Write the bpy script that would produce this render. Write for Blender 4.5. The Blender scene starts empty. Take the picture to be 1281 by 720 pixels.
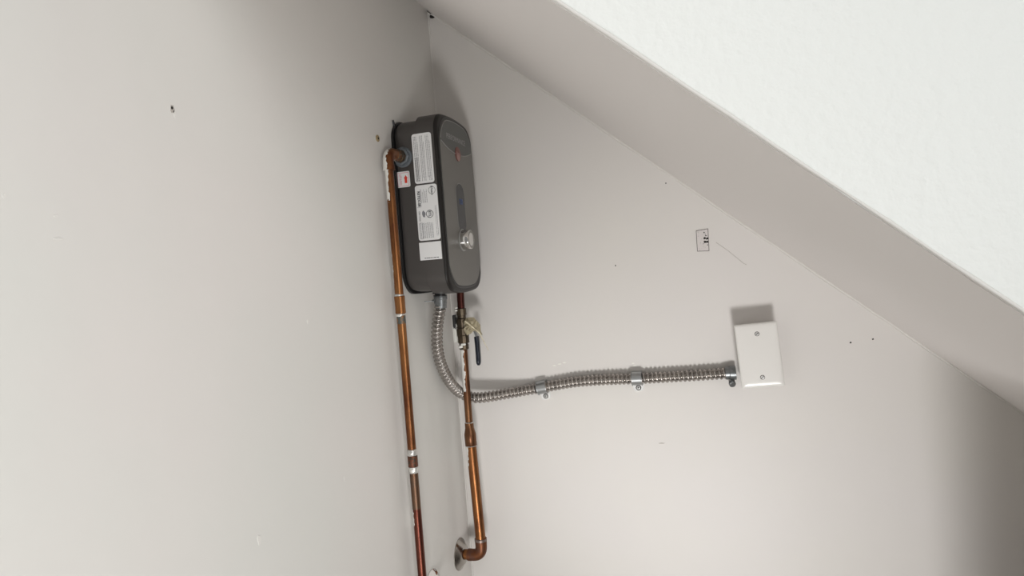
import bpy, bmesh, math, random
from mathutils import Vector, Matrix
random.seed(7)
S = bpy.context.scene
C = S.collection
pi = math.pi

# ------------------------------------------------------------------ camera
H = 1.5
th, ph, ro = math.radians(16.7), math.radians(-1.5), 0.077
fw = Vector((-math.sin(th)*math.cos(ph), math.cos(th)*math.cos(ph), math.sin(ph)))
r0 = Vector((math.cos(th), math.sin(th), 0)); u0 = r0.cross(fw)
up = u0*math.cos(ro) + r0*math.sin(ro); rt = fw.cross(up)
cd = bpy.data.cameras.new('camera'); cd.sensor_width = 36; cd.lens = 800/1281*36; cd.clip_start = 0.01
cam = bpy.data.objects.new('camera', cd); C.objects.link(cam)
m = Matrix((rt, up, -fw)).transposed().to_4x4(); m.translation = (0, 0, H)
cam.matrix_world = m
S.camera = cam

# ------------------------------------------------------------------ light
S.view_settings.view_transform = 'Standard'; S.view_settings.look = 'None'
S.view_settings.gamma = 1; S.view_settings.use_curve_mapping = False
S.view_settings.exposure = -0.05
w = bpy.data.worlds.new('world'); S.world = w; w.use_nodes = True
w.node_tree.nodes['Background'].inputs[0].default_value = (1.0, 0.985, 0.96, 1)
w.node_tree.nodes['Background'].inputs[1].default_value = 0.22

def area(name, loc, target, sx, sy, power, col):
    l = bpy.data.lights.new(name, 'AREA'); l.shape = 'RECTANGLE'; l.size = sx; l.size_y = sy
    l.energy = power; l.color = col
    o = bpy.data.objects.new(name, l); C.objects.link(o); o.location = loc
    o.rotation_euler = (Vector(target)-Vector(loc)).to_track_quat('-Z', 'Y').to_euler()
    return o
def lamp(name, loc, target, radius, power, cone, blend, col):
    l = bpy.data.lights.new(name, 'SPOT'); l.energy = power; l.shadow_soft_size = radius; l.color = col
    l.spot_size = math.radians(cone); l.spot_blend = blend
    o = bpy.data.objects.new(name, l); C.objects.link(o); o.location = loc
    o.rotation_euler = (Vector(target)-Vector(loc)).to_track_quat('-Z', 'Y').to_euler()
lamp('low_spot', (0.16, -0.60, 0.22), (0.07, 1.35, 1.06), 0.20, 94, 42, 1.0, (1, 0.985, 0.965))  # added spot for the low front light, cone shaped to darken the corners
lamp('low_fill', (0.16, -0.60, 0.22), (-0.55, 0.5, 1.10), 0.20, 60, 68, 1.0, (1, 0.99, 0.965))  # added fill spot at the same point, brightens the left wall
lamp('side_fill', (0.90, -0.60, 0.90), (-0.55, 0.2, 1.35), 0.20, 40, 60, 1.0, (1, 1, 0.985))  # unseen fill spot added on the right to lift the left wall
area('near_wall_fill', (0.9, -0.4, 1.6), (-0.4, 0.2, 1.6), 0.6, 0.6, 7.2, (0.985, 1, 0.99))  # added area fill for the near left wall and white stair face
area('top_fill', (0.4, -0.5, 2.5), (0, 0.3, 1.8), 0.6, 0.6, 6.8, (0.985, 1, 0.99))  # added area fill from above, no fixture behind it

# ------------------------------------------------------------------ materials
def mat(name, col, rough=0.5, metal=0.0, spec=0.5, bump=None, vary=None, emit=None, coat=0):
    """bump=(scale, strength, distance); vary=(colour2, scale, low, high)"""
    M = bpy.data.materials.new(name); M.use_nodes = True
    N = M.node_tree.nodes; L = M.node_tree.links; b = N['Principled BSDF']
    b.inputs['Base Color'].default_value = (*col, 1)
    b.inputs['Roughness'].default_value = rough
    b.inputs['Metallic'].default_value = metal
    b.inputs['Specular IOR Level'].default_value = spec
    b.inputs['Coat Weight'].default_value = coat
    g = N.new('ShaderNodeNewGeometry')
    if vary:
        n = N.new('ShaderNodeTexNoise'); n.inputs['Scale'].default_value = vary[1]; n.inputs['Detail'].default_value = 4
        L.new(g.outputs['Position'], n.inputs['Vector'])
        r = N.new('ShaderNodeMapRange'); r.inputs[1].default_value = vary[2]; r.inputs[2].default_value = vary[3]
        L.new(n.outputs[0], r.inputs[0])
        x = N.new('ShaderNodeMix'); x.data_type = 'RGBA'; x.name = 'vary'
        x.inputs[6].default_value = (*col, 1); x.inputs[7].default_value = (*vary[0], 1)
        L.new(r.outputs[0], x.inputs[0]); L.new(x.outputs[2], b.inputs['Base Color'])
    if bump:
        n = N.new('ShaderNodeTexNoise'); n.inputs['Scale'].default_value = bump[0]; n.inputs['Detail'].default_value = 3
        L.new(g.outputs['Position'], n.inputs['Vector'])
        k = N.new('ShaderNodeBump'); k.inputs['Strength'].default_value = bump[1]; k.inputs['Distance'].default_value = bump[2]
        L.new(n.outputs[0], k.inputs['Height']); L.new(k.outputs[0], b.inputs['Normal'])
    if emit:
        b.inputs['Emission Color'].default_value = (*emit[0], 1); b.inputs['Emission Strength'].default_value = emit[1]
    return M

WALL = (0.68, 0.67, 0.64)
M_wall = mat('greige_wall_paint', WALL, 0.42, bump=(14, 0.25, 0.004), vary=((0.70, 0.67, 0.645), 3, 0.35, 0.65))
M_wallb = mat('greige_back_wall_paint', (0.705, 0.678, 0.66), 0.5, bump=(18, 0.25, 0.003), vary=((0.71, 0.685, 0.655), 4, 0.35, 0.65))
M_soffit = mat('soffit_paint', (0.79, 0.755, 0.735), 0.55, bump=(20, 0.2, 0.002))
M_white = mat('white_textured_paint', (0.80, 0.81, 0.79), 0.5, bump=(120, 0.35, 0.003))
M_floor = mat('pale_floor_tile', (0.78, 0.75, 0.71), 0.35)
M_caulk = mat('caulk', (0.72, 0.70, 0.67), 0.5)
M_shell = mat('dark_grey_plastic', (0.064, 0.058, 0.055), 0.42, bump=(900, 0.1, 0.0002))
M_rim = mat('dark_reflection_plastic', (0.013, 0.011, 0.010), 0.42, spec=0.3)  # near-black base colour stands in for dark reflections on the rounded rim
M_back = mat('black_plastic', (0.008, 0.008, 0.009), 0.35)
M_panel = mat('warm_grey_panel', (0.155, 0.148, 0.136), 0.38)
M_badge = mat('charcoal_badge', (0.062, 0.065, 0.062), 0.3)
M_silver = mat('silver_line', (0.30, 0.30, 0.29), 0.35, 0.3)
M_badgetext = mat('badge_lettering', (0.30, 0.30, 0.29), 0.5)
M_red = mat('dark_red_emblem', (0.17, 0.055, 0.045), 0.4)
M_pink = mat('pale_red_emblem', (0.36, 0.20, 0.18), 0.4)
M_display = mat('display_window', (0.02, 0.021, 0.025), 0.2)
M_digit = mat('blue_display_digits', (0.03, 0.05, 0.12), 0.4, emit=((0.15, 0.3, 0.8), 0.05))
M_chrome = mat('chrome', (0.75, 0.74, 0.72), 0.10, 1.0)
M_knobface = mat('knob_face', (0.30, 0.29, 0.27), 0.4, 0.3)
M_label = mat('white_label_paper', (0.80, 0.80, 0.80), 0.35)
M_print = mat('label_print', (0.05, 0.05, 0.055), 0.6)
M_printg = mat('grey_label_print', (0.22, 0.22, 0.24), 0.6)
M_redprint = mat('red_label_print', (0.70, 0.05, 0.03), 0.5)
M_pinkprint = mat('pink_label_print', (0.70, 0.30, 0.36), 0.5)
M_nut = mat('grey_nylon', (0.12, 0.135, 0.15), 0.4)
M_brass = mat('aged_brass', (0.16, 0.10, 0.055), 0.45, 0.75, vary=((0.07, 0.055, 0.04), 120, 0.4, 0.6))
M_zinc = mat('zinc', (0.25, 0.26, 0.265), 0.38, 0.85, vary=((0.17, 0.18, 0.185), 90, 0.4, 0.6))
M_strap = mat('light_zinc', (0.40, 0.41, 0.415), 0.33, 0.85)
M_tab = mat('tab_zinc', (0.86, 0.86, 0.85), 0.25, 0.3)
M_bright = mat('bright_zinc', (0.66, 0.66, 0.65), 0.35, 0.35)
M_steel = mat('galvanised_steel', (0.44, 0.41, 0.385), 0.27, 0.93, vary=((0.36, 0.335, 0.315), 40, 0.4, 0.6))
M_solder = mat('solder', (0.55, 0.54, 0.52), 0.35, 0.7, vary=((0.75, 0.74, 0.70), 90, 0.5, 0.6))
M_blue = mat('dark_blue_vinyl', (0.005, 0.008, 0.018), 0.22)
M_paper = mat('cream_paper', (0.74, 0.67, 0.50), 0.7, vary=((0.50, 0.44, 0.31), 150, 0.5, 0.65))
M_plate = mat('white_plate_plastic', (0.78, 0.765, 0.74), 0.22)
M_box = mat('box_plastic', (0.60, 0.58, 0.55), 0.4)
M_hole = mat('dark_hole', (0.02, 0.018, 0.016), 0.9)
M_mark = mat('wall_scuff', (0.42, 0.39, 0.36), 0.7)
M_chip = mat('white_plaster_chip', (0.86, 0.85, 0.80), 0.6)
M_patch = mat('patch_paint', (0.66, 0.62, 0.61), 0.5, vary=((0.45, 0.42, 0.42), 350, 0.6, 0.66))

def copper(name, colA, colB, colC, masks, xc):
    """Aged copper; masks = list of (z0, z1, x offset from the pipe axis): white wall paint left of that line."""
    M = bpy.data.materials.new(name); M.use_nodes = True
    N = M.node_tree.nodes; L = M.node_tree.links; b = N['Principled BSDF']
    g = N.new('ShaderNodeNewGeometry')
    n = N.new('ShaderNodeTexNoise'); n.inputs['Scale'].default_value = 22; n.inputs['Detail'].default_value = 6; n.inputs['Roughness'].default_value = 0.65
    mp = N.new('ShaderNodeMapping'); mp.inputs['Scale'].default_value = (1, 1, 0.35)
    L.new(g.outputs['Position'], mp.inputs[0]); L.new(mp.outputs[0], n.inputs['Vector'])
    cr = N.new('ShaderNodeValToRGB'); e = cr.color_ramp.elements
    e[0].position = 0.36; e[0].color = (*colB, 1); e[1].position = 0.62; e[1].color = (*colC, 1)
    k = e.new(0.5); k.color = (*colA, 1)
    L.new(n.outputs[0], cr.inputs[0])
    sp = N.new('ShaderNodeSeparateXYZ'); L.new(g.outputs['Position'], sp.inputs[0])
    n2 = N.new('ShaderNodeTexNoise'); n2.inputs['Scale'].default_value = 110; n2.inputs['Detail'].default_value = 3
    L.new(g.outputs['Position'], n2.inputs['Vector'])
    def op(o, a, bb):
        q = N.new('ShaderNodeMath'); q.operation = o
        for i, v in ((0, a), (1, bb)):
            if isinstance(v, (int, float)): q.inputs[i].default_value = v
            else: L.new(v, q.inputs[i])
        return q.outputs[0]
    zz = op('ADD', sp.outputs[2], op('MULTIPLY', op('SUBTRACT', n2.outputs[0], 0.5), 0.03))
    xx = op('ADD', op('SUBTRACT', sp.outputs[0], xc), op('MULTIPLY', op('SUBTRACT', n2.outputs[0], 0.5), 0.012))
    tot = None
    for z0, z1, xo in masks:
        q = op('MULTIPLY', op('MULTIPLY', op('GREATER_THAN', zz, z0), op('LESS_THAN', zz, z1)), op('LESS_THAN', xx, xo))
        tot = q if tot is None else op('MAXIMUM', tot, q)
    x = N.new('ShaderNodeMix'); x.data_type = 'RGBA'
    x.inputs[7].default_value = (0.74, 0.73, 0.69, 1)
    L.new(cr.outputs[0], x.inputs[6]); L.new(x.outputs[2], b.inputs['Base Color'])
    b.inputs['Roughness'].default_value = 0.34
    if tot is not None:
        L.new(tot, x.inputs[0])
        L.new(op('SUBTRACT', 0.85, op('MULTIPLY', tot, 0.85)), b.inputs['Metallic'])
        L.new(op('ADD', 0.34, op('MULTIPLY', tot, 0.25)), b.inputs['Roughness'])
    else:
        x.inputs[0].default_value = 0; b.inputs['Metallic'].default_value = 0.85
    return M
cA, cB, cC = (0.235, 0.095, 0.034), (0.12, 0.042, 0.019), (0.30, 0.135, 0.05)
M_cu_left = copper('aged_copper_with_paint', cA, cB, cC,
                   [(1.645, 1.80, 0.0012), (1.49, 1.555, -0.0055), (1.062, 1.10, -0.005)], -0.5335)
M_cu_low = copper('reddish_copper', (0.12, 0.036, 0.022), (0.08, 0.022, 0.016), (0.155, 0.055, 0.03), [(1.045, 1.085, -0.0045)], -0.5335)
M_cu_right = copper('aged_copper', cA, cB, cC, [(1.09, 1.14, -0.007)], -0.503)
M_cu_thin = copper('brown_copper_with_paint', (0.145, 0.065, 0.032), (0.095, 0.04, 0.022), (0.19, 0.09, 0.042), [(1.25, 1.36, 0.0008)], -0.5045)
M_cu_top = copper('dark_red_copper', (0.065, 0.018, 0.014), (0.045, 0.012, 0.010), (0.09, 0.033, 0.02), [], -0.5045)
M_valve = copper('tarnished_brass_with_paint', (0.105, 0.08, 0.055), (0.06, 0.05, 0.038), (0.14, 0.105, 0.07), [(1.34, 1.425, -0.009)], -0.5045)

# ------------------------------------------------------------------ helpers
def obj(name, bm, m, parent=None, smooth=None):
    bmesh.ops.recalc_face_normals(bm, faces=bm.faces[:])
    me = bpy.data.meshes.new(name)
    if smooth is not None:
        for f in bm.faces: f.smooth = True
        for e in bm.edges:
            if len(e.link_faces) == 2 and e.calc_face_angle(0) > math.radians(smooth): e.smooth = False
    bm.to_mesh(me); bm.free()
    for k in (m if isinstance(m, (list, tuple)) else [m]): me.materials.append(k)
    o = bpy.data.objects.new(name, me); C.objects.link(o)
    if parent:
        o.parent = parent
        bpy.context.view_layer.update()
        o.matrix_parent_inverse = parent.matrix_world.inverted()
    return o

def thing(name, label, cat, loc=(0, 0, 0), group=None):
    o = bpy.data.objects.new(name, None); C.objects.link(o); o.location = loc
    o.empty_display_size = 0.02
    tag(o, label, cat, group); return o
def tag(o, label, cat, group=None):
    o['label'] = label; o['category'] = cat
    if group: o['group'] = group
    return o
def struct(o):
    o['kind'] = 'structure'; return o

def box(bm, x0, x1, y0, y1, z0, z1, bev=0, seg=2):
    vs = [bm.verts.new(p) for p in [(x0,y0,z0),(x1,y0,z0),(x1,y1,z0),(x0,y1,z0),(x0,y0,z1),(x1,y0,z1),(x1,y1,z1),(x0,y1,z1)]]
    fs = [bm.faces.new([vs[i] for i in q]) for q in [(0,3,2,1),(4,5,6,7),(0,1,5,4),(1,2,6,5),(2,3,7,6),(3,0,4,7)]]
    if bev:
        es = list({e for f in fs for e in f.edges})
        bmesh.ops.bevel(bm, geom=es, offset=bev, segments=seg, affect='EDGES', profile=0.5)
    return vs
def nb(): return bmesh.new()

def tube(bm, pts, rad, n=20, caps=True):
    """Sweep a circle along pts; rad number or list."""
    pts = [Vector(p) for p in pts]; N = len(pts)
    rr = rad if isinstance(rad, (list, tuple)) else [rad]*N
    t0 = (pts[1]-pts[0]).normalized()
    a = t0.orthogonal().normalized(); rings = []
    for i, p in enumerate(pts):
        t = ((pts[min(i+1, N-1)]-pts[i]).normalized() + (pts[i]-pts[max(i-1, 0)]).normalized())
        if i == 0: t = pts[1]-pts[0]
        if i == N-1: t = pts[-1]-pts[-2]
        if t.length < 1e-9: t = pts[min(i+2, N-1)]-pts[max(i-2, 0)]
        t.normalize(); a = (a - t*a.dot(t)).normalized(); b = t.cross(a)
        rings.append([bm.verts.new(p + (a*math.cos(2*pi*k/n)+b*math.sin(2*pi*k/n))*rr[i]) for k in range(n)])
    for i in range(N-1):
        for k in range(n):
            bm.faces.new([rings[i][k], rings[i][(k+1) % n], rings[i+1][(k+1) % n], rings[i+1][k]])
    if caps:
        bm.faces.new(rings[0]); bm.faces.new(rings[-1])
    return bm
def lathe(bm, o, d, prof, n=28):
    """prof: list of (distance along d, radius) from o."""
    o = Vector(o); d = Vector(d).normalized()
    a = d.orthogonal().normalized(); b = d.cross(a)
    rings = [[bm.verts.new(o+d*h+(a*math.cos(2*pi*k/n)+b*math.sin(2*pi*k/n))*max(r, 1e-5)) for k in range(n)] for h, r in prof]
    for i in range(len(rings)-1):
        for k in range(n):
            bm.faces.new([rings[i][k], rings[i][(k+1) % n], rings[i+1][(k+1) % n], rings[i+1][k]])
    bm.faces.new(rings[0]); bm.faces.new(rings[-1])
    return bm
def bend(p, a, b, r, n=8):
    """Corner at p between directions a (towards the start) and b (towards the end), fillet radius r."""
    p, a, b = Vector(p), Vector(a).normalized(), Vector(b).normalized()
    A, B = p+a*r, p+b*r
    return [(A*(1-t)**2 + p*2*t*(1-t)*1.0 + B*t*t) for t in [i/n for i in range(n+1)]]
def spline(P, sub=10):
    P = [Vector(p) for p in P]; out = []
    Q = [2*P[0]-P[1]] + P + [2*P[-1]-P[-2]]
    for i in range(1, len(Q)-2):
        for k in range(sub):
            t = k/sub; a, b, c, d = Q[i-1:i+3]
            out.append(0.5*((2*b)+(c-a)*t+(2*a-5*b+4*c-d)*t*t+(3*b-a-3*c+d)*t**3))
    out.append(P[-1]); return out
def rrect(y0, y1, z0, z1, r, bow=0, n=8, p=1.0):
    """Rounded rectangle in (y, z); bow lifts the middle of the top and lowers the bottom."""
    out = []; r = min(r, (y1-y0)/2-1e-5, (z1-z0)/2-1e-5)
    for cy, cz, a0 in ((y1-r, z1-r, 0), (y0+r, z1-r, 90), (y0+r, z0+r, 180), (y1-r, z0+r, 270)):
        for k in range(n+1):
            a = math.radians(a0+90*k/n); out.append([cy+r*math.cos(a), cz+r*math.sin(a)])
        if a0 in (0, 180):
            s = 1 if a0 == 0 else -1
            for k in range(1, 8):
                y = (y1-r)+((y0+r)-(y1-r))*k/8 if s > 0 else (y0+r)+((y1-r)-(y0+r))*k/8
                out.append([y, z1 if s > 0 else z0])
    yc, zc, hw, hh = (y0+y1)/2, (z0+z1)/2, (y1-y0)/2, (z1-z0)/2
    for q in out:
        t = (q[1]-zc)/hh; q[1] += bow*(1-((q[0]-yc)/hw)**2)*t*abs(t)
    return out
def loftX(bm, secs):
    """secs: list of (x, outline in (y, z))."""
    rings = [[bm.verts.new((x, y, z)) for y, z in o] for x, o in secs]; n = len(rings[0])
    for i in range(len(rings)-1):
        for k in range(n): bm.faces.new([rings[i][k], rings[i][(k+1) % n], rings[i+1][(k+1) % n], rings[i+1][k]])
    bm.faces.new(rings[0]); bm.faces.new(rings[-1]); return bm
def poly(bm, pts, ext):
    """Extrude a polygon (3D points) by vector ext."""
    e = Vector(ext); A = [bm.verts.new(p) for p in pts]; B = [bm.verts.new(Vector(p)+e) for p in pts]; n = len(A)
    bm.faces.new(A); bm.faces.new(B)
    for i in range(n): bm.faces.new([A[i], A[(i+1) % n], B[(i+1) % n], B[i]])
    return bm
def text(name, s, size, origin, right, upv, m, parent, depth=0.0001, align='CENTER', shear=0, sx=1, bold=0):
    c = bpy.data.curves.new(name, 'FONT'); c.body = s; c.size = size; c.align_x = align; c.align_y = 'CENTER'
    c.extrude = depth; c.resolution_u = 3; c.shear = shear; c.offset = bold
    t = bpy.data.objects.new('lettering_source', c); C.objects.link(t)
    bpy.context.view_layer.update()
    me = bpy.data.meshes.new_from_object(t.evaluated_get(bpy.context.evaluated_depsgraph_get()))
    bpy.data.objects.remove(t)
    right = Vector(right).normalized(); upv = Vector(upv).normalized(); nn = right.cross(upv)
    M = Matrix((right*sx, upv, nn)).transposed().to_4x4(); M.translation = origin
    me.transform(M); me.materials.clear(); me.materials.append(m); me.name = name
    o = bpy.data.objects.new(name, me); C.objects.link(o)
    if parent:
        o.parent = parent; bpy.context.view_layer.update()
        q = parent.matrix_world.inverted()
        o.matrix_parent_inverse = q
    return o

XL, YB = -0.552, 1.35
SL = -0.848
def zs(x): return 1.8549 + SL*(x+0.2676)
def yf(x): return 0.527 + 0.13*x

# ------------------------------------------------------------------ setting
bm = nb(); box(bm, XL-0.1, XL, -2.2, YB+0.1, 0, 2.9); wall_left = struct(obj('wall_left', bm, M_wall))
bm = nb(); box(bm, XL, 2.6, YB, YB+0.1, 0, 2.9); wall_back = struct(obj('wall_back', bm, M_wallb))
bm = nb(); box(bm, XL-0.1, 2.6, -2.2, YB+0.1, -0.05, 0); struct(obj('floor', bm, M_floor))
# stair: the sloped underside and the white side face above its lower edge
bm = nb(); xa, xb = XL, 2.15
A = [bm.verts.new(p) for p in [(xa, yf(xa)+.002, zs(xa)), (xb, yf(xb)+.002, zs(xb)), (xb, YB, zs(xb)), (xa, YB, zs(xa))]]
B = [bm.verts.new(v.co+Vector((0, 0, .04))) for v in A]
bm.faces.new(A); bm.faces.new(B)
for i in range(4): bm.faces.new([A[i], A[(i+1) % 4], B[(i+1) % 4], B[i]])
struct(obj('ceiling', bm, M_soffit))
bm = nb()
P = [(xa, yf(xa), zs(xa)+.001), (xb, yf(xb), zs(xb)+.001), (xb, yf(xb), 2.9), (xa, yf(xa), 2.9)]
poly(bm, P, (0, 0.002, 0)); 
wst = struct(obj('wall_stair', bm, M_white))
bm = nb()   # low wall end to the right of the picture that closes the space under the stair
poly(bm, [(.362, .74, 0), (1.85, .74, 0), (1.85, .74, max(.02, zs(1.85)-.001)), (.362, .74, zs(.362)-.001)], (0, .08, 0)); struct(obj('wall_right', bm, M_wallb))
def wobble_bead(name, a, b, r, m, amp, n=60):
    a, b = Vector(a), Vector(b); bm = nb()
    pts = [a+(b-a)*i/n+Vector((random.uniform(-1, 1), 0, random.uniform(-1, 1)))*amp for i in range(n+1)]
    tube(bm, pts, [r*random.uniform(0.6, 1.25) for _ in pts], 8); return struct(obj(name, bm, m, smooth=60))
wobble_bead('trim_1', (XL+.002, YB-.001, zs(XL+.002)-.001), (1.1, YB-.001, zs(1.1)-.001), 0.0026, M_caulk, 0.0006, 110)
wobble_bead('trim_2', (XL+.0005, YB-.0005, 0.1), (XL+.0005, YB-.0005, zs(XL)-.004), 0.0022, M_caulk, 0.0002, 60)
wobble_bead('trim_3', (XL+.002, yf(XL), zs(XL)+.002), (1.1, yf(1.1), zs(1.1)+.002), 0.0016, M_caulk, 0.0003, 60)

# marks in the walls: parts of the walls
def blob(bm, c, ax, ay, ru, rv, nrm, t=0.0004, n=12, jag=0.25):
    c, ax, ay, nrm = Vector(c), Vector(ax), Vector(ay), Vector(nrm)
    pts = []
    for k in range(n):
        q = random.uniform(1-jag, 1+jag)
        pts.append(c+ax*math.cos(2*pi*k/n)*ru*q+ay*math.sin(2*pi*k/n)*rv*q)
    poly(bm, pts, nrm*t)
bx_, by_ = (1, 0, 0), (0, 0, 1)
def backmark(name, x, z, ru, rv, m, jag=0.25, t=0.0004):
    bm = nb(); blob(bm, (x, YB, z), bx_, by_, ru, rv, (0, -1, 0), t, jag=jag); return obj(name, bm, m, wall_back)
def leftmark(name, y, z, ru, rv, m, jag=0.25, t=0.0004):
    bm = nb(); blob(bm, (XL, y, z), (0, 1, 0), by_, ru, rv, (1, 0, 0), t, jag=jag); return obj(name, bm, m, wall_left)
backmark('nail_hole', -.0607, 1.6548, .0012, .0015, M_hole)
backmark('nail_hole', -.1749, 1.495, .0012, .0018, M_hole)
backmark('nail_hole', .2604, 1.3146, .0016, .0016, M_hole)
backmark('nail_hole', .2989, 1.3191, .0018, .0016, M_hole)
backmark('scuff', -.1058, 1.1189, .006, .0009, M_mark)
backmark('joint_hole', -.5416, 2.082, .0050, .0058, M_hole, t=.003)
bm = nb(); blob(bm, (-.545, YB-.012, zs(-.545)-.002), (0, 1, 0), (1, 0, -.85), .009, .003, (0, 0, -1), .001); obj('joint_hole', bm, M_hole, wall_back)
for x, z in ((-.3108, 1.2915), (-.300, 1.294), (-.322, 1.2885), (-.150, 1.283), (-.153, 1.288)):
    backmark('paint_chip', x, z, random.uniform(.002, .004), .0012, M_chip)
bm = nb(); tube(bm, [(.0285, YB-.0001, 1.5262), (.05, YB-.0001, 1.508), (.066, YB-.0001, 1.492), (.078, YB-.0001, 1.480), (.0834, YB-.0001, 1.4768)], .00045, 6)
obj('scratch', bm, M_mark, wall_back)
leftmark('screw_hole', .5822, 1.7096, .0014, .0020, M_hole)
leftmark('filler_ring', .5825, 1.7085, .0026, .0045, M_mark, t=.0003)
leftmark('filler_ring', .5850, 1.7035, .0016, .0050, M_caulk, t=.0003)
for y, z, a, b in ((.393, 1.5949, .0015, .002), (.4363, 1.5808, .002, .001), (.4363, 1.560, .004, .0012), (.80, 1.45, .002, .003), (.66, 1.19, .003, .006), (.86, 1.20, .0015, .005)):
    leftmark('paint_nib', y, z, a, b, M_caulk, t=.0006)
# brass anchor
t = thing('wall_anchor', 'small worn brass screw anchor set in the left wall beside the heater', 'anchor', (XL, 1.0602, 1.7602))
bm = nb(); lathe(bm, (XL, 1.0602, 1.7602), (1, 0, 0), [(0, .0062), (.0014, .0062), (.002, .0045), (.002, .003)]); obj('collar', bm, mat('tan_anchor', (.33, .25, .14), .6), t, 30)
bm = nb(); lathe(bm, (XL+.001, 1.0602, 1.7602), (1, 0, 0), [(0, .0026), (.0013, .0022)]); obj('core', bm, M_hole, t, 30)

# ------------------------------------------------------------------ water heater
ht = thing('tankless_water_heater', 'dark grey wall-mounted tankless water heater with white labels and a chrome dial', 'water heater', (XL, 1.2165, 1.475))
Y0, Y1 = 1.121, 1.313
bm = nb(); loftX(bm, [(XL+.0005, rrect(Y0-.006, Y1+.002, 1.472, 1.806, .040, .003)), (XL+.005, rrect(Y0-.006, Y1+.002, 1.472, 1.806, .040, .003))])
obj('back_plate', bm, M_back, ht, 35)
bm = nb(); tube(bm, [(XL+.003, 1.131, 1.788), (XL+.003, 1.127, 1.799), (XL+.003, 1.124, 1.806)], .0020, 8)
obj('mounting_tab', bm, M_back, ht, 40)
bm = nb(); loftX(bm, [(XL+.005, rrect(Y0+.002, Y1-.002, 1.481, 1.799, .030, .006)), (XL+.012, rrect(Y0, Y1, 1.479, 1.801, .030, .007)), (-.500, rrect(Y0, Y1, 1.479, 1.801, .030, .007))])
obj('rear_shell', bm, M_shell, ht, 35)
bm = nb(); k = .006
secs = [(-.5055, rrect(Y0+.0015, Y1-.001, 1.476, 1.805, .032, .010)), (-.5045, rrect(Y0-.0008, Y1, 1.4745, 1.8065, .032, .010))]
rim = [(-.460-k-.0004, rrect(Y0-.0008, Y1, 1.4745, 1.8065, .032, .010))]
secs.append((-.460-k, rim[0][1]))
for a in (0, 22, 45, 67, 90):
    i = k*(1-math.cos(math.radians(a))); rim.append((-.460-k+k*math.sin(math.radians(a)), rrect(Y0-.0008+i, Y1-i, 1.4745+i, 1.8065-i, .032-i*.5, .010)))
loftX(bm, secs); obj('front_cover', bm, M_shell, ht, 50)
bm = nb(); loftX(bm, rim); q = obj('front_rim', bm, M_rim, ht, 50); q['label'] = 'glossy front rim coloured near-black for its dark reflections'
bm = nb()   # swelling below the shell where the conduit enters
lathe(bm, (-0.5139, 1.203, 1.490), (0, 0, -1), [(0, .022), (.014, .021), (.0175, .018), (.0175, .01)]); obj('conduit_socket', bm, M_shell, ht, 40)
# front panel
def pan(i, X0, X1, m, name):
    bm = nb(); o1 = rrect(1.130+i, 1.303-i, 1.489+i, 1.796-i, .043-i, .011); o2 = rrect(1.1308+i, 1.3022-i, 1.4898+i, 1.7952-i, .042-i, .011)
    loftX(bm, [(X0, o1), (X1-.0006, o1), (X1, o2)]); return obj(name, bm, m, ht, 35)
pan(-.0050, -.4605, -.4594, M_back, 'panel_gasket')
pnl = pan(0, -.4603, -.4580, M_panel, 'front_panel')
XP = -.4580
o1 = rrect(1.1320, 1.301, 1.491, 1.794, .041, .011, n=14)
def bl(y): return 1.7425 + 0.016*((y-1.217)/.085)**2
pts = [(y, z) for y, z in o1 if z > bl(y)]
pts.sort(key=lambda q: math.atan2(q[1]-1.765, q[0]-1.217))
pts = [q for q in pts]
# order the upper outline from right to left, then the lower curve from left to right
upper = sorted(pts, key=lambda q: -q[0])
right = [q for q in upper if q[0] > 1.217]; left = [q for q in upper if q[0] <= 1.217]
right.sort(key=lambda q: math.atan2(q[1]-1.74, q[0]-1.217)); left.sort(key=lambda q: math.atan2(q[1]-1.74, q[0]-1.217))
yl, yr = 1.1322, 1.3008
lower = [(yl+(yr-yl)*i/16, bl(yl+(yr-yl)*i/16)) for i in range(17)]
outline = right+left+lower
bm = nb(); poly(bm, [(XP, y, z) for y, z in outline], (.0006, 0, 0)); bd = obj('badge', bm, M_badge, ht)
bm = nb(); tube(bm, [(XP+.0006, y, z-.0005) for y, z in lower], .0009, 6); obj('badge_trim', bm, M_silver, ht, 60)
bm = nb(); tube(bm, [(XP+.0003, y, z+.0002) for y, z in right+left], .0007, 6); obj('badge_trim', bm, M_silver, ht, 60)
text('badge_lettering', 'PERFORMANCE', .0150, (XP+.0007, 1.213, 1.7715), (0, 1, 0), (0, 0, 1), M_badgetext, ht, sx=.98)
bm = nb(); lathe(bm, (XP+.0004, 1.217, 1.7435), (1, 0, 0), [(0, .0145), (.0010, .0145), (.0012, .0135)]); em = obj('emblem', bm, M_red, ht, 30)
bm = nb(); lathe(bm, (XP+.0016, 1.217, 1.7375), (1, 0, 0), [(0, .0085), (.0003, .0085)]); obj('emblem_inset', bm, M_pink, em, 30)
text('emblem_lettering', 'Rheem', .0088, (XP+.0023, 1.217, 1.7440), (0, 1, 0), (0, 0, 1), M_pink, em, shear=.3)
# display
bm = nb(); loftX(bm, [(XP-.0002, rrect(1.1905, 1.2345, 1.585, 1.684, .0215)), (XP+.0006, rrect(1.1905, 1.2345, 1.585, 1.684, .0215))])
obj('display_trim', bm, M_silver, ht, 35)
bm = nb(); loftX(bm, [(XP, rrect(1.1915, 1.2335, 1.585, 1.683, .0205)), (XP+.0009, rrect(1.1915, 1.2335, 1.585, 1.683, .0205))])
ds = obj('display', bm, M_display, ht, 35)
text('display_digits', '120', .015, (XP+.0011, 1.2125, 1.647), (0, 1, 0), (0, 0, 1), M_digit, ds, sx=.9, bold=.0004)
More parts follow.
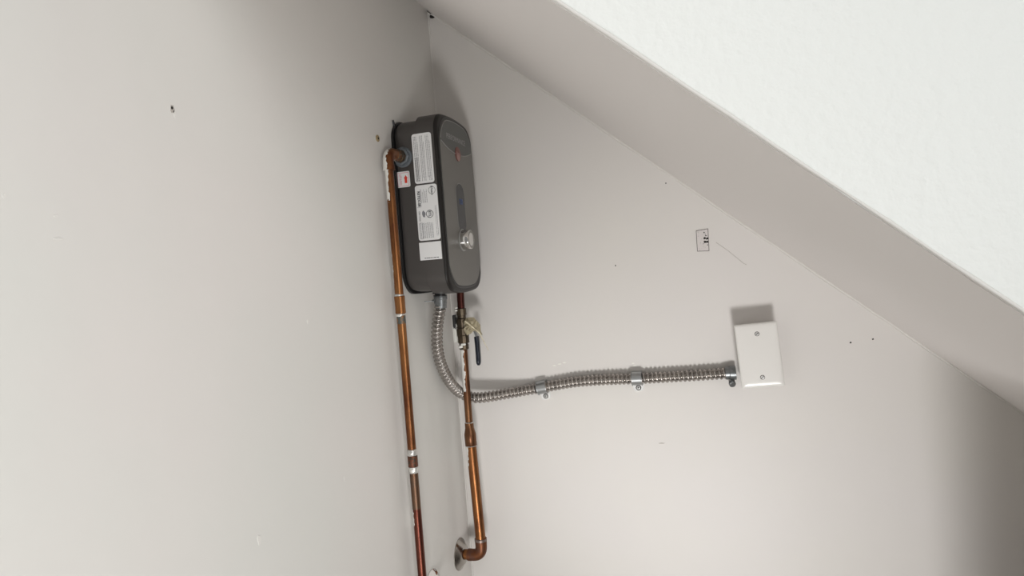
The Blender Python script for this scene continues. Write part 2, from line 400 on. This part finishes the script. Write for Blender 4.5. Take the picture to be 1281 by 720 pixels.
# dial
ko = (XP, 1.208, 1.570)
bm = nb(); lathe(bm, ko, (1, 0, 0), [(0, .0225), (.0015, .0225), (.0022, .0212)], 40); kb = obj('dial', bm, M_silver, ht, 35)
bm = nb(); lathe(bm, ko, (1, 0, 0), [(.002, .0200), (.016, .0197), (.018, .0188), (.0185, .0178)], 40); obj('dial_ring', bm, M_chrome, kb, 30)
bm = nb(); lathe(bm, ko, (1, 0, 0), [(.0184, .0180), (.0187, .0176), (.0182, .006)], 40); obj('dial_face', bm, M_knobface, kb, 40)

# labels on the side facing the camera
YS = Y0-.0008
def label(name, x0, x1, z0, z1, r, lean, txt=None):
    bm = nb(); n = 6; pts = []
    for cx, cz, a0 in ((x1-r, z1-r, 0), (x0+r, z1-r, 90), (x0+r, z0+r, 180), (x1-r, z0+r, 270)):
        for k in range(n+1):
            a = math.radians(a0+90*k/n); x, z = cx+r*math.cos(a), cz+r*math.sin(a)
            pts.append((x+(z-(z0+z1)/2)*lean, YS-.0001, z))
    poly(bm, pts, (0, -.0003, 0)); o = obj(name, bm, M_label, ht)
    if txt: o['label'] = txt
    return o
def fine(parent, lines, m, name='fine_print', vertical=True):
    """lines = (position across, start, end, thickness): rows of broken dashes standing for unreadable print."""
    bm = nb()
    for c, a, b, t in lines:
        s = a
        while s < b:
            wlen = random.uniform(.0012, .0042); e = min(s+wlen, b)
            if vertical: box(bm, c-t/2, c+t/2, YS-.0005, YS-.0003, s, e)
            else: box(bm, s, e, YS-.0005, YS-.0003, c-t/2, c+t/2)
            s = e+random.uniform(.0006, .0013)
    o = obj(name, bm, m, parent); o['kind'] = 'stuff'; return o
DN, RG = (0, 0, -1), (1, 0, 0)
l1 = label('warning_label', -.5115, -.4715, 1.6785, 1.7725, .005, 0, 'tall white label of fine grey print')
fine(l1, [(-.5078+i*.00245, 1.683+(i % 4 == 2)*.006, 1.768-(i % 5 == 3)*.012, .0009) for i in range(14) if i not in (4, 9)], M_printg)
fine(l1, [(-.5078+i*.00245, 1.683, 1.728, .0012) for i in range(3)], M_print)
l2 = label('rating_label', -.5130, -.4680, 1.5705, 1.6755, .005, 0, 'white rating label with circular marks')
text('model_lettering', 'RETEX-08', .0072, (-.5065, YS-.0005, 1.650), DN, RG, M_print, l2, bold=.0002, sx=.95)
text('certification_lettering', 'CERTIFIED', .0042, (-.5075, YS-.0005, 1.617), DN, RG, M_print, l2)
def ring(parent, x, z, r, w_, name='round_mark'):
    bm = nb(); n = 28; v = []
    for k in range(n):
        a = 2*pi*k/n; v.append([bm.verts.new((x+q*math.cos(a), YS-.0005, z+q*math.sin(a))) for q in (r, r-w_)])
    for k in range(n): bm.faces.new([v[k][0], v[(k+1) % n][0], v[(k+1) % n][1], v[k][1]])
    return obj(name, bm, M_print, parent)
ring(l2, -.4785, 1.664, .0072, .0007); text('maker_lettering', 'Rheem', .0062, (-.4785, YS-.0006, 1.664), DN, RG, M_print, l2, shear=.3, bold=.0001)
ring(l2, -.4865, 1.620, .0075, .0011); text('mark_lettering', 'ETL', .0072, (-.4865, YS-.0006, 1.620), DN, RG, M_print, l2, bold=.0002)
bm = nb(); blob(bm, (-.4985, YS-.0003, 1.6205), (1, 0, 0), (0, 0, 1), .0030, .0070, (0, -1, 0), .0002); obj('seal_mark', bm, M_printg, l2)
fine(l2, [(-.5010+i*.0028, 1.642, 1.667-(i % 2)*.004, .0009) for i in range(5)], M_printg)
fine(l2, [(-.4745+i*.0027, 1.578, 1.635, .0008) for i in range(2)], M_printg)
fine(l2, [(-.5092+i*.0027, 1.575, 1.604, .0010) for i in range(11)], M_printg)
for a in ((-.5095, -.5025, 1.574, 1.5745), (-.5095, -.5025, 1.604, 1.6045), (-.5095, -.509, 1.5747, 1.6038), (-.503, -.5025, 1.5747, 1.6038), (-.511, -.5033, 1.634, 1.6345), (-.5030, -.5025, 1.6345, 1.668)):
    bm = nb(); box(bm, a[0], a[1], YS-.0005, YS-.0003, a[2], a[3]); obj('ruled_line', bm, M_printg, l2)
l3 = label('code_label', -.5135, -.4685, 1.5335, 1.5672, .0008, 0, 'square-cornered white label at the bottom of the row')
fine(l3, [(1.5372, -.5040, -.4750, .0014)], M_print, vertical=False)
l4 = label('outlet_label', -.5495, -.5215, 1.6755, 1.7055, .003, 0, 'small white label with red arrow and pink border')
bm = nb(); d = .0022
for a in ((-.5495+d, -.5215-d, 1.6755+d, 1.6755+d+.0008), (-.5495+d, -.5215-d, 1.7055-d-.0008, 1.7055-d), (-.5495+d, -.5495+d+.0008, 1.6755+d, 1.7055-d), (-.5215-d-.0008, -.5215-d, 1.6755+d, 1.7055-d)):
    box(bm, a[0], a[1], YS-.0005, YS-.0003, a[2], a[3])
obj('label_border', bm, M_pinkprint, l4)
bm = nb(); ax, az = -.5300, 1.6900
poly(bm, [(ax+x, YS-.0004, az+z) for x, z in [(-.0026, -.007), (.0026, -.007), (.0026, .002), (.0042, .002), (0, .008), (-.0042, .002), (-.0026, .002)]], (0, -.0002, 0)); obj('arrow', bm, M_redprint, l4)
text('outlet_lettering', 'OUTLET', .0056, (-.5405, YS-.0005, 1.6905), (0, 0, 1), (-1, 0, 0), M_pinkprint, l4, bold=.00015)
# outlet nut
FX, FZ = -.5335, 1.7325
bm = nb(); lathe(bm, (FX+.0005, Y0+.001, FZ), (0, -1, 0), [(0, .0195), (.0035, .0195), (.005, .018), (.005, .01)], 36); obj('outlet_gasket', bm, M_nut, ht, 35)
bm = nb(); lathe(bm, (FX+.0005, Y0-.0035, FZ), (0, -1, 0), [(0, .0160), (.006, .0160), (.0075, .014), (.0075, .008)], 8); obj('outlet_nut', bm, M_nut, ht, 20)

# ------------------------------------------------------------------ hot pipe (left)
PY = 1.060
hp = thing('copper_outlet_pipe', 'long copper pipe on the left wall, white paint down its top, feeding the heater side', 'pipe', (FX, PY, 0.9))
bm = nb(); lathe(bm, (FX, Y0-.008, FZ), (0, -1, 0), [(0, .0125), (.012, .0125), (.013, .0115), (.026, .0115), (.027, .010)], 8); obj('threaded_adapter', bm, M_brass, hp, 20)
bm = nb(); tube(bm, [(FX, 1.095, FZ), (FX, 1.0875, FZ)]+bend((FX, PY, FZ), (0, 1, 0), (0, 0, -1), .019, 10)+[(FX, PY, 1.700)], [.0112, .0105]+[.0100]*11+[.0112], 24); obj('elbow', bm, M_cu_left, hp, 50)
bm = nb(); tube(bm, [(FX, PY, z) for z in (1.708, 1.60, 1.47)], .00795, 24); obj('pipe', bm, M_cu_left, hp, 50)
bm = nb(); tube(bm, [(FX, PY, z) for z in (1.4708, 1.4700, 1.4500, 1.4395, 1.4387)], [.0088, .0098, .0094, .0098, .0088], 24); obj('coupling', bm, M_cu_left, hp, 50)
bm = nb(); tube(bm, [(FX, PY, z) for z in (1.440, 1.31, 1.18)], .00795, 24); obj('pipe', bm, M_cu_left, hp, 50)
for z in (1.4725, 1.4365, 1.437):
    bm = nb(); tube(bm, [(FX-.001, PY, z+.002), (FX-.001, PY, z), (FX-.001, PY, z-.003)], [.0082, .0094, .0083], 20); obj('solder_bead', bm, M_solder, hp, 60)
bm = nb()   # grey flux patch with a bright chip under the coupling
tube(bm, [(FX, PY, 1.4345), (FX, PY, 1.420)], .0081, 24); obj('flux_stain', bm, mat('flux', (.10, .11, .10), .5, .5, vary=((.28, .13, .05), 130, .45, .6)), hp, 50)
for z0, z1 in ((1.1885, 1.1765), (1.1565, 1.1445)):
    bm = nb(); tube(bm, [(FX, PY, z0), (FX, PY, z0-.001), (FX, PY, z1+.001), (FX, PY, z1)], [.0083, .0094, .0094, .0083], 24); obj('joint_band', bm, M_solder, hp, 50)
bm = nb(); tube(bm, [(FX, PY, 1.1775), (FX, PY, 1.1765), (FX, PY, 1.1565), (FX, PY, 1.1555)], [.0085, .0092, .0092, .0085], 24)
q = obj('joint_sleeve', bm, mat('rusty_sleeve', (.16, .055, .03), .5, .6, vary=((.07, .05, .035), 200, .45, .6)), hp, 50); q['label'] = 'dark reddish sleeve between two solder bands'
bm = nb(); tube(bm, [(FX, PY, z) for z in (1.146, 1.12, 1.078)], .00795, 24); obj('pipe', bm, mat('smoky_copper', (.14, .075, .045), .4, .8, vary=((.12, .075, .05), 60, .4, .6)), hp, 50)
bm = nb(); tube(bm, [(FX, PY, 1.078), (FX, PY, 1.00)]+bend((FX, PY, .893), (0, 0, 1), (0, 1, 0), .02, 8)+[(FX, 1.115, .893)]+bend((FX, 1.134, .893), (0, -1, 0), (-1, 0, 0), .012, 6)+[(XL-.01, 1.134, .893)], .00795, 24)
q = obj('pipe', bm, M_cu_low, hp, 50); q['label'] = 'dark red lower length of pipe'
bm = nb(); lathe(bm, (XL, 1.134, .893), (1, 0, 0), [(0, .033), (.002, .033), (.006, .028), (.010, .016), (.011, .009)], 36); obj('escutcheon', bm, M_chrome, hp, 30)

# ------------------------------------------------------------------ cold pipe (right)
QY = 1.285; EZ = .890
cp = thing('copper_inlet_pipe', 'copper pipe by the wall corner rising through a valve into the heater bottom', 'pipe', (XL, QY, EZ))
bm = nb(); lathe(bm, (XL, QY, EZ), (1, 0, 0), [(0, .034), (.0015, .034), (.003, .0325), (.007, .026), (.012, .020), (.014, .0135)], 40); obj('escutcheon', bm, mat('nickel', (.42, .39, .36), .22, 1.0), cp, 30)
bm = nb(); tube(bm, [(XL-.01, QY, EZ), (-.528, QY, EZ)], .0111, 24); obj('stub_pipe', bm, M_cu_right, cp, 50)
bm = nb(); tube(bm, [(-.5320, QY, EZ), (-.5315, QY, EZ), (-.5255, QY, EZ)]+bend((-.5000, QY, EZ), (-1, 0, 0), (0, 0, 1), .021, 12)+[(-.5000, QY, .9265), (-.5001, QY, .9270)], [.0120, .0130, .0130]+[.0126]*13+[.0132, .0122], 28)
obj('elbow', bm, mat('dull_copper', (.17, .062, .026), .42, .75, vary=((.13, .06, .04), 70, .42, .6)), cp, 50)
bm = nb(); tube(bm, [(-.5000, QY, .9285), (-.5000, QY, .9275), (-.5001, QY, .9225)], [.0117, .0136, .0136], 24); obj('solder_bead', bm, mat('grey_solder', (.22, .17, .15), .4, .7), cp, 50)
bm = nb(); tube(bm, [(-.5000, QY, .920), (-.5025, QY, 1.03), (-.5050, QY, 1.133)], .0111, 24); obj('riser_pipe', bm, M_cu_right, cp, 50)
bm = nb(); tube(bm, [(-.5050, QY, 1.1300), (-.5050, QY, 1.1310), (-.5053, QY, 1.156), (-.5054, QY, 1.1640), (-.5055, QY, 1.170), (-.5055, QY, 1.1810), (-.5055, QY, 1.1818)], [.0118, .0128, .0128, .0110, .0096, .0096, .0085], 24)
obj('reducer', bm, M_cu_thin, cp, 50)
for z, r in ((1.1312, .0131), (1.1812, .0098)):
    bm = nb(); tube(bm, [(-.5051, QY, z+.0012), (-.5051, QY, z), (-.5051, QY, z-.0012)], [r-.0008, r, r-.0008], 24); obj('solder_bead', bm, M_solder, cp, 60)
bm = nb(); tube(bm, [(-.5055, QY, 1.180), (-.5050, QY, 1.26), (-.5045, QY, 1.350)], .00795, 24); obj('pipe', bm, M_cu_thin, cp, 50)
bm = nb(); tube(bm, [(-.5030, QY, 1.425), (-.5015, QY, 1.484)], .00795, 24); q = obj('inlet_pipe', bm, M_cu_top, cp, 50); q['label'] = 'short dark red pipe entering the heater'
# valve
VX = -.5035
bm = nb(); lathe(bm, (VX, QY, 1.340), (0, 0, 1), [(0, .0090), (.0015, .0105), (.010, .0105), (.012, .0090), (.015, .0128), (.030, .0128), (.032, .0138), (.046, .0138), (.048, .0125), (.066, .0125), (.068, .0095), (.074, .0095), (.0745, .0112), (.088, .0112), (.089, .0092)], 12)
vb = obj('ball_valve', bm, M_valve, cp, 25)
bm = nb(); box(bm, VX-.0185, VX-.0115, QY-.010, QY+.010, 1.357, 1.416, .002); obj('side_strip', bm, mat('black_strip_with_paint', (.02, .02, .02), .5, vary=((.7, .69, .65), 45, .52, .56)), vb, 40)  # black strip with white paint on the valve body's left side
bm = nb(); lathe(bm, (VX+.008, QY-.002, 1.392), (1, -.25, 0), [(0, .0072), (.014, .0072), (.015, .0058), (.024, .0045), (.025, .003)], 12); obj('stem', bm, M_brass, vb, 30)
bm = nb()
for dz in (0,): lathe(bm, (VX+.0270, QY-.0072, 1.392), (1, -.25, 0), [(0, .0062), (.0045, .0062), (.005, .004)], 6)
obj('stem_nut', bm, M_zinc, vb, 20)
bm = nb(); lv = spline([(VX+.0235, QY-.006, 1.400), (VX+.0265, QY-.007, 1.388), (VX+.0315, QY-.008, 1.375), (VX+.0340, QY-.008, 1.362), (VX+.0342, QY-.008, 1.330), (VX+.0335, QY-.008, 1.306)], 6)
def flatbar(bm, pts, wy, tx, n=14):
    rings = []
    for i, (p, w_, t_) in enumerate(zip(pts, wy, tx)):
        d = (pts[min(i+1, len(pts)-1)]-pts[max(i-1, 0)]).normalized(); a = Vector((0, 1, 0)); b = d.cross(a)
        rings.append([bm.verts.new(p+a*math.copysign(abs(math.cos(2*pi*k/n))**.7, math.cos(2*pi*k/n))*w_/2+b*math.copysign(abs(math.sin(2*pi*k/n))**.7, math.sin(2*pi*k/n))*t_/2) for k in range(n)])
    for i in range(len(rings)-1):
        for k in range(n): bm.faces.new([rings[i][k], rings[i][(k+1) % n], rings[i+1][(k+1) % n], rings[i+1][k]])
    bm.faces.new(rings[0]); bm.faces.new(rings[-1])
flatbar(bm, lv[:18], [.012]*18, [.0025]*18); obj('lever', bm, M_zinc, vb, 40)
g = lv[16:]; n_ = len(g)
flatbar(bm := nb(), g, [.014]*(n_-2)+[.012, .007], [.0085]+[.0098]*(n_-3)+[.0085, .005]); q = obj('lever_grip', bm, M_blue, vb, 50); q['label'] = 'dark blue dipped grip'

for z, x, r in ((1.347, VX-.004, .0070), (1.352, VX+.002, .0062), (1.425, VX-.008, .0045), (1.431, VX-.0075, .0040)):
    bm = nb(); bmesh.ops.create_uvsphere(bm, u_segments=10, v_segments=7, radius=r)
    for v in bm.verts: v.co = Vector((x+v.co.x*1.0*random.uniform(.8, 1.1), QY-.0085+v.co.y*.55, z+v.co.z*.55*random.uniform(.7, 1.1)))
    q = obj('paint_clot', bm, M_chip, vb, 60)

# crumpled paper tag on the valve stem
tg = thing('paper_tag', 'crumpled cream paper tag tied to the valve stem', 'tag', (-.485, 1.268, 1.392))
bm = nb(); rnd = random.Random(3); fl = []
out = [(-.4925, 1.4010), (-.4880, 1.4085), (-.4800, 1.4100), (-.4700, 1.4090), (-.4630, 1.4030), (-.4585, 1.3920), (-.4560, 1.3800), (-.4540, 1.3700), (-.4600, 1.3780), (-.4660, 1.3810), (-.4730, 1.3800), (-.4800, 1.3745), (-.4870, 1.3720), (-.4935, 1.3760), (-.4940, 1.3860), (-.4915, 1.3930)]
c0 = Vector((-.476, 1.262, 1.392)); front = []; mid = []
for i, (x, z) in enumerate(out):
    front.append(bm.verts.new((x, 1.266+(i % 2)*.006+rnd.uniform(-.002, .002), z)))
    p = c0.lerp(Vector((x, 1.262, z)), .55); mid.append(bm.verts.new(p+Vector((0, -.003+((i+1) % 2)*.005+rnd.uniform(-.001, .001), 0))))
cv = bm.verts.new(c0); n = len(out)
for i in range(n):
    j = (i+1) % n; bm.faces.new([front[i], front[j], mid[j]]); bm.faces.new([front[i], mid[j], mid[i]]); bm.faces.new([mid[i], mid[j], cv])
bmesh.ops.solidify(bm, geom=bm.faces[:], thickness=.0008); obj('paper', bm, M_paper, tg)
bm = nb()
for k in range(4):
    a = .002*k
    poly(bm, [(-.4870+a*1.5, 1.2585-.0006*k, 1.4020-a), (-.4850+a*1.5, 1.2580-.0006*k, 1.4035-a), (-.4570+a*.4, 1.262, 1.3770-a*.4), (-.4590+a*.4, 1.2625, 1.3755-a*.4)], (0, .0006, 0))
obj('fold', bm, M_paper, tg)
bm = nb(); tube(bm, spline([(-.4600, 1.264, 1.382), (-.4545, 1.266, 1.366), (-.4480, 1.268, 1.350), (-.4430, 1.270, 1.337)], 5), [.0012]*5+[.0009]*5+[.0006]*6, 6); obj('string', bm, M_paper, tg, 60)
bm = nb(); tube(bm, [(VX+.012+.0085*math.cos(a)*.3, QY-.004+.0085*math.cos(a), 1.392+.0085*math.sin(a)) for a in [i*2*pi/16 for i in range(17)]], .0006, 6); obj('tie_loop', bm, M_paper, tg, 60)

# ------------------------------------------------------------------ flexible conduit
cn = thing('flexible_conduit', 'ribbed steel flexible conduit running from under the heater to the junction box', 'conduit', (-0.5139, 1.203, 1.474))
ctrl = [(-0.5150, 1.203, 1.4480), (-0.5171, 1.203, 1.4318), (-0.5236, 1.204, 1.4124), (-0.5313, 1.209, 1.3793), (-0.535, 1.217, 1.3453), (-0.5355, 1.231, 1.3147), (-0.5328, 1.251, 1.284), (-0.5281, 1.275, 1.2587), (-0.5206, 1.295, 1.2422), (-0.507, 1.3065, 1.2325), (-0.4859, 1.3095, 1.2297), (-0.4509, 1.316, 1.2322), (-0.4085, 1.328, 1.2368), (-.3500, 1.3370, 1.2440), (-.2757, 1.3370, 1.2545), (-.2100, 1.3370, 1.2575), (-.1457, 1.3370, 1.2582), (-.0444, 1.3370, 1.2612), (.0253, 1.3370, 1.2640), (.0380, 1.3370, 1.2645)]
sp = spline(ctrl, 12)
dist = [0]
for a, b in zip(sp, sp[1:]): dist.append(dist[-1]+(b-a).length)
Ltot = dist[-1]; pitch = .0088; sub = 10; nring = int(Ltot/pitch*sub)
def at(s):
    s = max(0, min(Ltot-1e-6, s)); i = 0; lo, hi = 0, len(dist)-2
    while lo < hi:
        mm = (lo+hi+1)//2
        if dist[mm] <= s: lo = mm
        else: hi = mm-1
    return sp[lo].lerp(sp[lo+1], (s-dist[lo])/max(dist[lo+1]-dist[lo], 1e-9))
bm = nb(); n = 32; prev = None; a = Vector((0, 1, 0))
for i in range(nring+1):
    s = Ltot*i/nring; p = at(s); t = (at(s+.002)-at(s-.002)).normalized(); a = (a-t*a.dot(t)).normalized(); b = t.cross(a); R = []
    for k in range(n):
        ph_ = (s/pitch - k/n) % 1.0
        v = .0122 - .0040*(1-abs(math.sin(pi*ph_)))**1.15
        R.append(bm.verts.new(p+(a*math.cos(2*pi*k/n)+b*math.sin(2*pi*k/n))*v))
    if prev:
        for k in range(n): bm.faces.new([prev[k], prev[(k+1) % n], R[(k+1) % n], R[k]])
    prev = R
obj('ribbed_jacket', bm, M_steel, cn, 80)
bm = nb(); lathe(bm, (-0.5139, 1.203, 1.4690), (-.03, 0, -1), [(0, .010), (.0005, .0155), (.003, .0155), (.0035, .011), (.0055, .011), (.006, .0140), (.0075, .0140), (.0078, .0105), (.0085, .0105)], 28)
q = obj('lock_nut', bm, M_back, cn, 30)
bm = nb(); lathe(bm, (-0.5139, 1.203, 1.4625), (-.04, 0, -1), [(0, .0128), (.002, .0138), (.008, .0138), (.009, .0128), (.017, .0128), (.0175, .0120), (.026, .0118), (.0265, .0105)], 28)
obj('connector', bm, M_zinc, cn, 30)
bm = nb(); tube(bm, [(-0.5239, 1.196, 1.452), (-0.5424, 1.186, 1.4525)], .0010, 8); lathe(bm, (-0.5254, 1.195, 1.452), (-1, -.3, 0), [(0, .0030), (.003, .0030), (.0035, .002)], 10)
obj('clamp_screw', bm, M_zinc, cn, 30)
bm = nb(); lathe(bm, (.0290, 1.3370, 1.2641), (1, 0, .03), [(0, .0115), (.0005, .0128), (.008, .0128), (.009, .0142), (.020, .0142), (.0205, .010)], 28); obj('connector', bm, M_zinc, cn, 30)
bm = nb(); lathe(bm, (.0400, 1.3320, 1.2450), (.3, -1, -.5), [(0, .0065), (.005, .0065), (.006, .005), (.006, .003)], 14); lathe(bm, (.0400, 1.3370, 1.2500), (0, -.2, -1), [(0, .006), (.008, .0058)], 12)
obj('clamp_screw', bm, M_zinc, cn, 30)

def strap(x, z, rot, label_):
    t = thing('conduit_strap', label_, 'strap', (x, YB, z), 'one-hole straps holding the conduit')
    c, s = math.cos(rot), math.sin(rot)
    def T(u, y, v): return (x+u*c-v*s, y, z+u*s+v*c)      # local frame turned on the wall
    prof = [(YB-.001, .0165)]
    rr = .0130; yc = 1.3370
    bm = nb(); W = .0105; steps = [math.radians(d) for d in range(-5, 186, 12)]
    path = [(YB-.0008, .0128)]+[(yc-rr*math.sin(q), rr*math.cos(q)) for q in steps]+[(YB-.0030, -.0128), (YB-.0012, -.0150)]
    th_ = .0013; inner = []; outer = []
    for i, (y, v) in enumerate(path):
        d = Vector((y-yc, v)).normalized(); inner.append((y, v)); outer.append((y+d.x*th_, v+d.y*th_))
    for (lay) in ((-W, W),):
        rows = [[bm.verts.new(T(u, y, v)) for (y, v) in ring_] for u in lay for ring_ in (inner, outer)]
        A, B, C2, D = rows
        for i in range(len(path)-1):
            bm.faces.new([A[i], A[i+1], C2[i+1], C2[i]]); bm.faces.new([B[i], B[i+1], D[i+1], D[i]])
            bm.faces.new([A[i], A[i+1], B[i+1], B[i]]); bm.faces.new([C2[i], C2[i+1], D[i+1], D[i]])
        bm.faces.new([A[0], B[0], D[0], C2[0]]); bm.faces.new([A[-1], B[-1], D[-1], C2[-1]])
    obj('band', bm, M_strap, t, 35)
    for u in (-W, W-.0012):     # pressed stiffening lips along both edges of the band
        bm = nb(); ringp = [(yc-(rr+th_+.0006)*math.sin(q), (rr+th_+.0006)*math.cos(q)) for q in steps]
        tube(bm, [T(u+.0006, y, v) for y, v in ringp], .0008, 6); obj('stiffening_rib', bm, M_strap, t, 60)
    bm = nb(); pts = []
    for u, v in [(-W, -.0125), (-W, -.0250), (-W+.003, -.0285), (W-.003, -.0285), (W, -.0250), (W, -.0125)]: pts.append(T(u, YB-.0002, v))
    poly(bm, pts, (0, -.0015, 0)); q = obj('tab', bm, M_tab, t); q['label'] = 'bright zinc mounting tab'
    sx, sy, sz = T(0, YB-.0017, -.0215)
    bm = nb(); lathe(bm, (sx, sy, sz), (0, -1, 0), [(0, .0056), (.0003, .0056), (.0004, .0050)]); obj('screw_hole', bm, M_hole, t, 30)
    bm = nb(); lathe(bm, (sx, sy-.0003, sz), (0, -1, 0), [(0, .0040), (.0008, .0040), (.0020, .0030), (.0022, .0012)], 16); sc = obj('screw', bm, M_bright, t, 30)
    bm = nb(); box(bm, sx-.0022, sx+.0022, sy-.0029, sy-.0022, sz-.0005, sz+.0005); box(bm, sx-.0005, sx+.0005, sy-.0029, sy-.0022, sz-.0022, sz+.0022); obj('cross_slot', bm, M_hole, sc)
strap(-.3500, 1.2440, .16, 'zinc one-hole strap on the conduit nearer the copper pipes')
strap(-.1457, 1.2582, .02, 'zinc one-hole strap on the conduit nearer the white junction box')

# ------------------------------------------------------------------ junction box
jb = thing('junction_box', 'white surface-mounted junction box with a blank cover plate', 'junction box', (.0919, YB, 1.3039))
rz = .057; pc = Vector((.0919, 0, 1.3037))
def rotp(bm):
    for v in bm.verts:
        x, z = v.co.x, v.co.z; v.co.x = pc.x+x*math.cos(rz)-z*math.sin(rz); v.co.z = pc.z+x*math.sin(rz)+z*math.cos(rz)
bm = nb(); box(bm, -.0345, .0345, 1.303, YB-.0002, -.0570, .0570, .003); rotp(bm); obj('box_body', bm, M_box, jb, 40)
bm = nb(); w2, h2 = .0388, .0618
secs = [(1.3040, 0, 0), (1.3000, 0, 0), (1.2985, .0006, 0), (1.2968, .0028, 0), (1.2962, .0055, 0), (1.2960, .012, 0)]
rings = []
for y, i, _ in secs:
    o = rrect(-w2+i, w2-i, -h2+i, h2-i, .0022, n=3); rings.append([bm.verts.new((a_, y, b_)) for a_, b_ in o])
for i in range(len(rings)-1):
    for k in range(len(rings[0])): bm.faces.new([rings[i][k], rings[i][(k+1) % len(rings[0])], rings[i+1][(k+1) % len(rings[0])], rings[i+1][k]])
bm.faces.new(rings[0]); bm.faces.new(rings[-1]); rotp(bm); obj('cover_plate', bm, M_plate, jb, 40)
for zz_ in (.0415, -.0420):
    x_, z_ = pc.x+.0008-zz_*math.sin(rz), pc.z+zz_*math.cos(rz)
    bm = nb(); lathe(bm, (x_, 1.2962, z_), (0, -1, 0), [(0, .0044), (.0002, .0044), (.0003, .0040)], 18); obj('screw_seat', bm, M_hole, jb, 30)
    bm = nb(); lathe(bm, (x_, 1.2959, z_), (0, -1, 0), [(0, .0036), (.0006, .0036), (.0014, .0026), (.0015, .001)], 18); sc = obj('screw', bm, M_bright, jb, 30)
    bm = nb(); box(bm, -.0027, .0027, -.0003, .0003, -.0006, .0006)
    for v in bm.verts:
        a_, b_ = v.co.x, v.co.z; v.co = Vector((x_+a_*.8-b_*.6, 1.2943+v.co.y, z_+a_*.6+b_*.8))
    obj('slot', bm, M_hole, sc)

# ------------------------------------------------------------------ patched plate on the back wall
pp = thing('painted_over_plate', 'tiny painted-over rectangular plate with black chips under the sloped soffit', 'plate', (.004, YB, 1.532))
def quad(bm, g, y, t):
    c = Vector((.0034, 1.5322)); Q = [(-.0078, 1.5527), (.0149, 1.5546), (.0142, 1.5104), (-.0082, 1.5114)]
    poly(bm, [(c.x+(x-c.x)*g, y, c.y+(z-c.y)*(1+(g-1)*.55)) for x, z in Q], (0, -t, 0))
bm = nb(); quad(bm, 1.05, YB-.0001, .0006); obj('dark_edge', bm, mat('grimy_gap', (.10, .085, .08), .8), pp)
bm = nb(); quad(bm, .96, YB-.0006, .0006); obj('plate_face', bm, M_patch, pp)
for x, z, r in ((.0075, 1.5365, .0027), (.0122, 1.5355, .0025), (.0075, 1.5290, .0027), (.0120, 1.5285, .0022), (.0100, 1.5415, .0012), (.0070, 1.5480, .0013), (.0125, 1.5225, .0010), (.0090, 1.5445, .0008), (.0045, 1.5255, .0008)):
    bm = nb(); blob(bm, (x, YB-.0012, z), bx_, by_, r, r, (0, -1, 0), .0002, 9); obj('chip', bm, M_hole, pp)
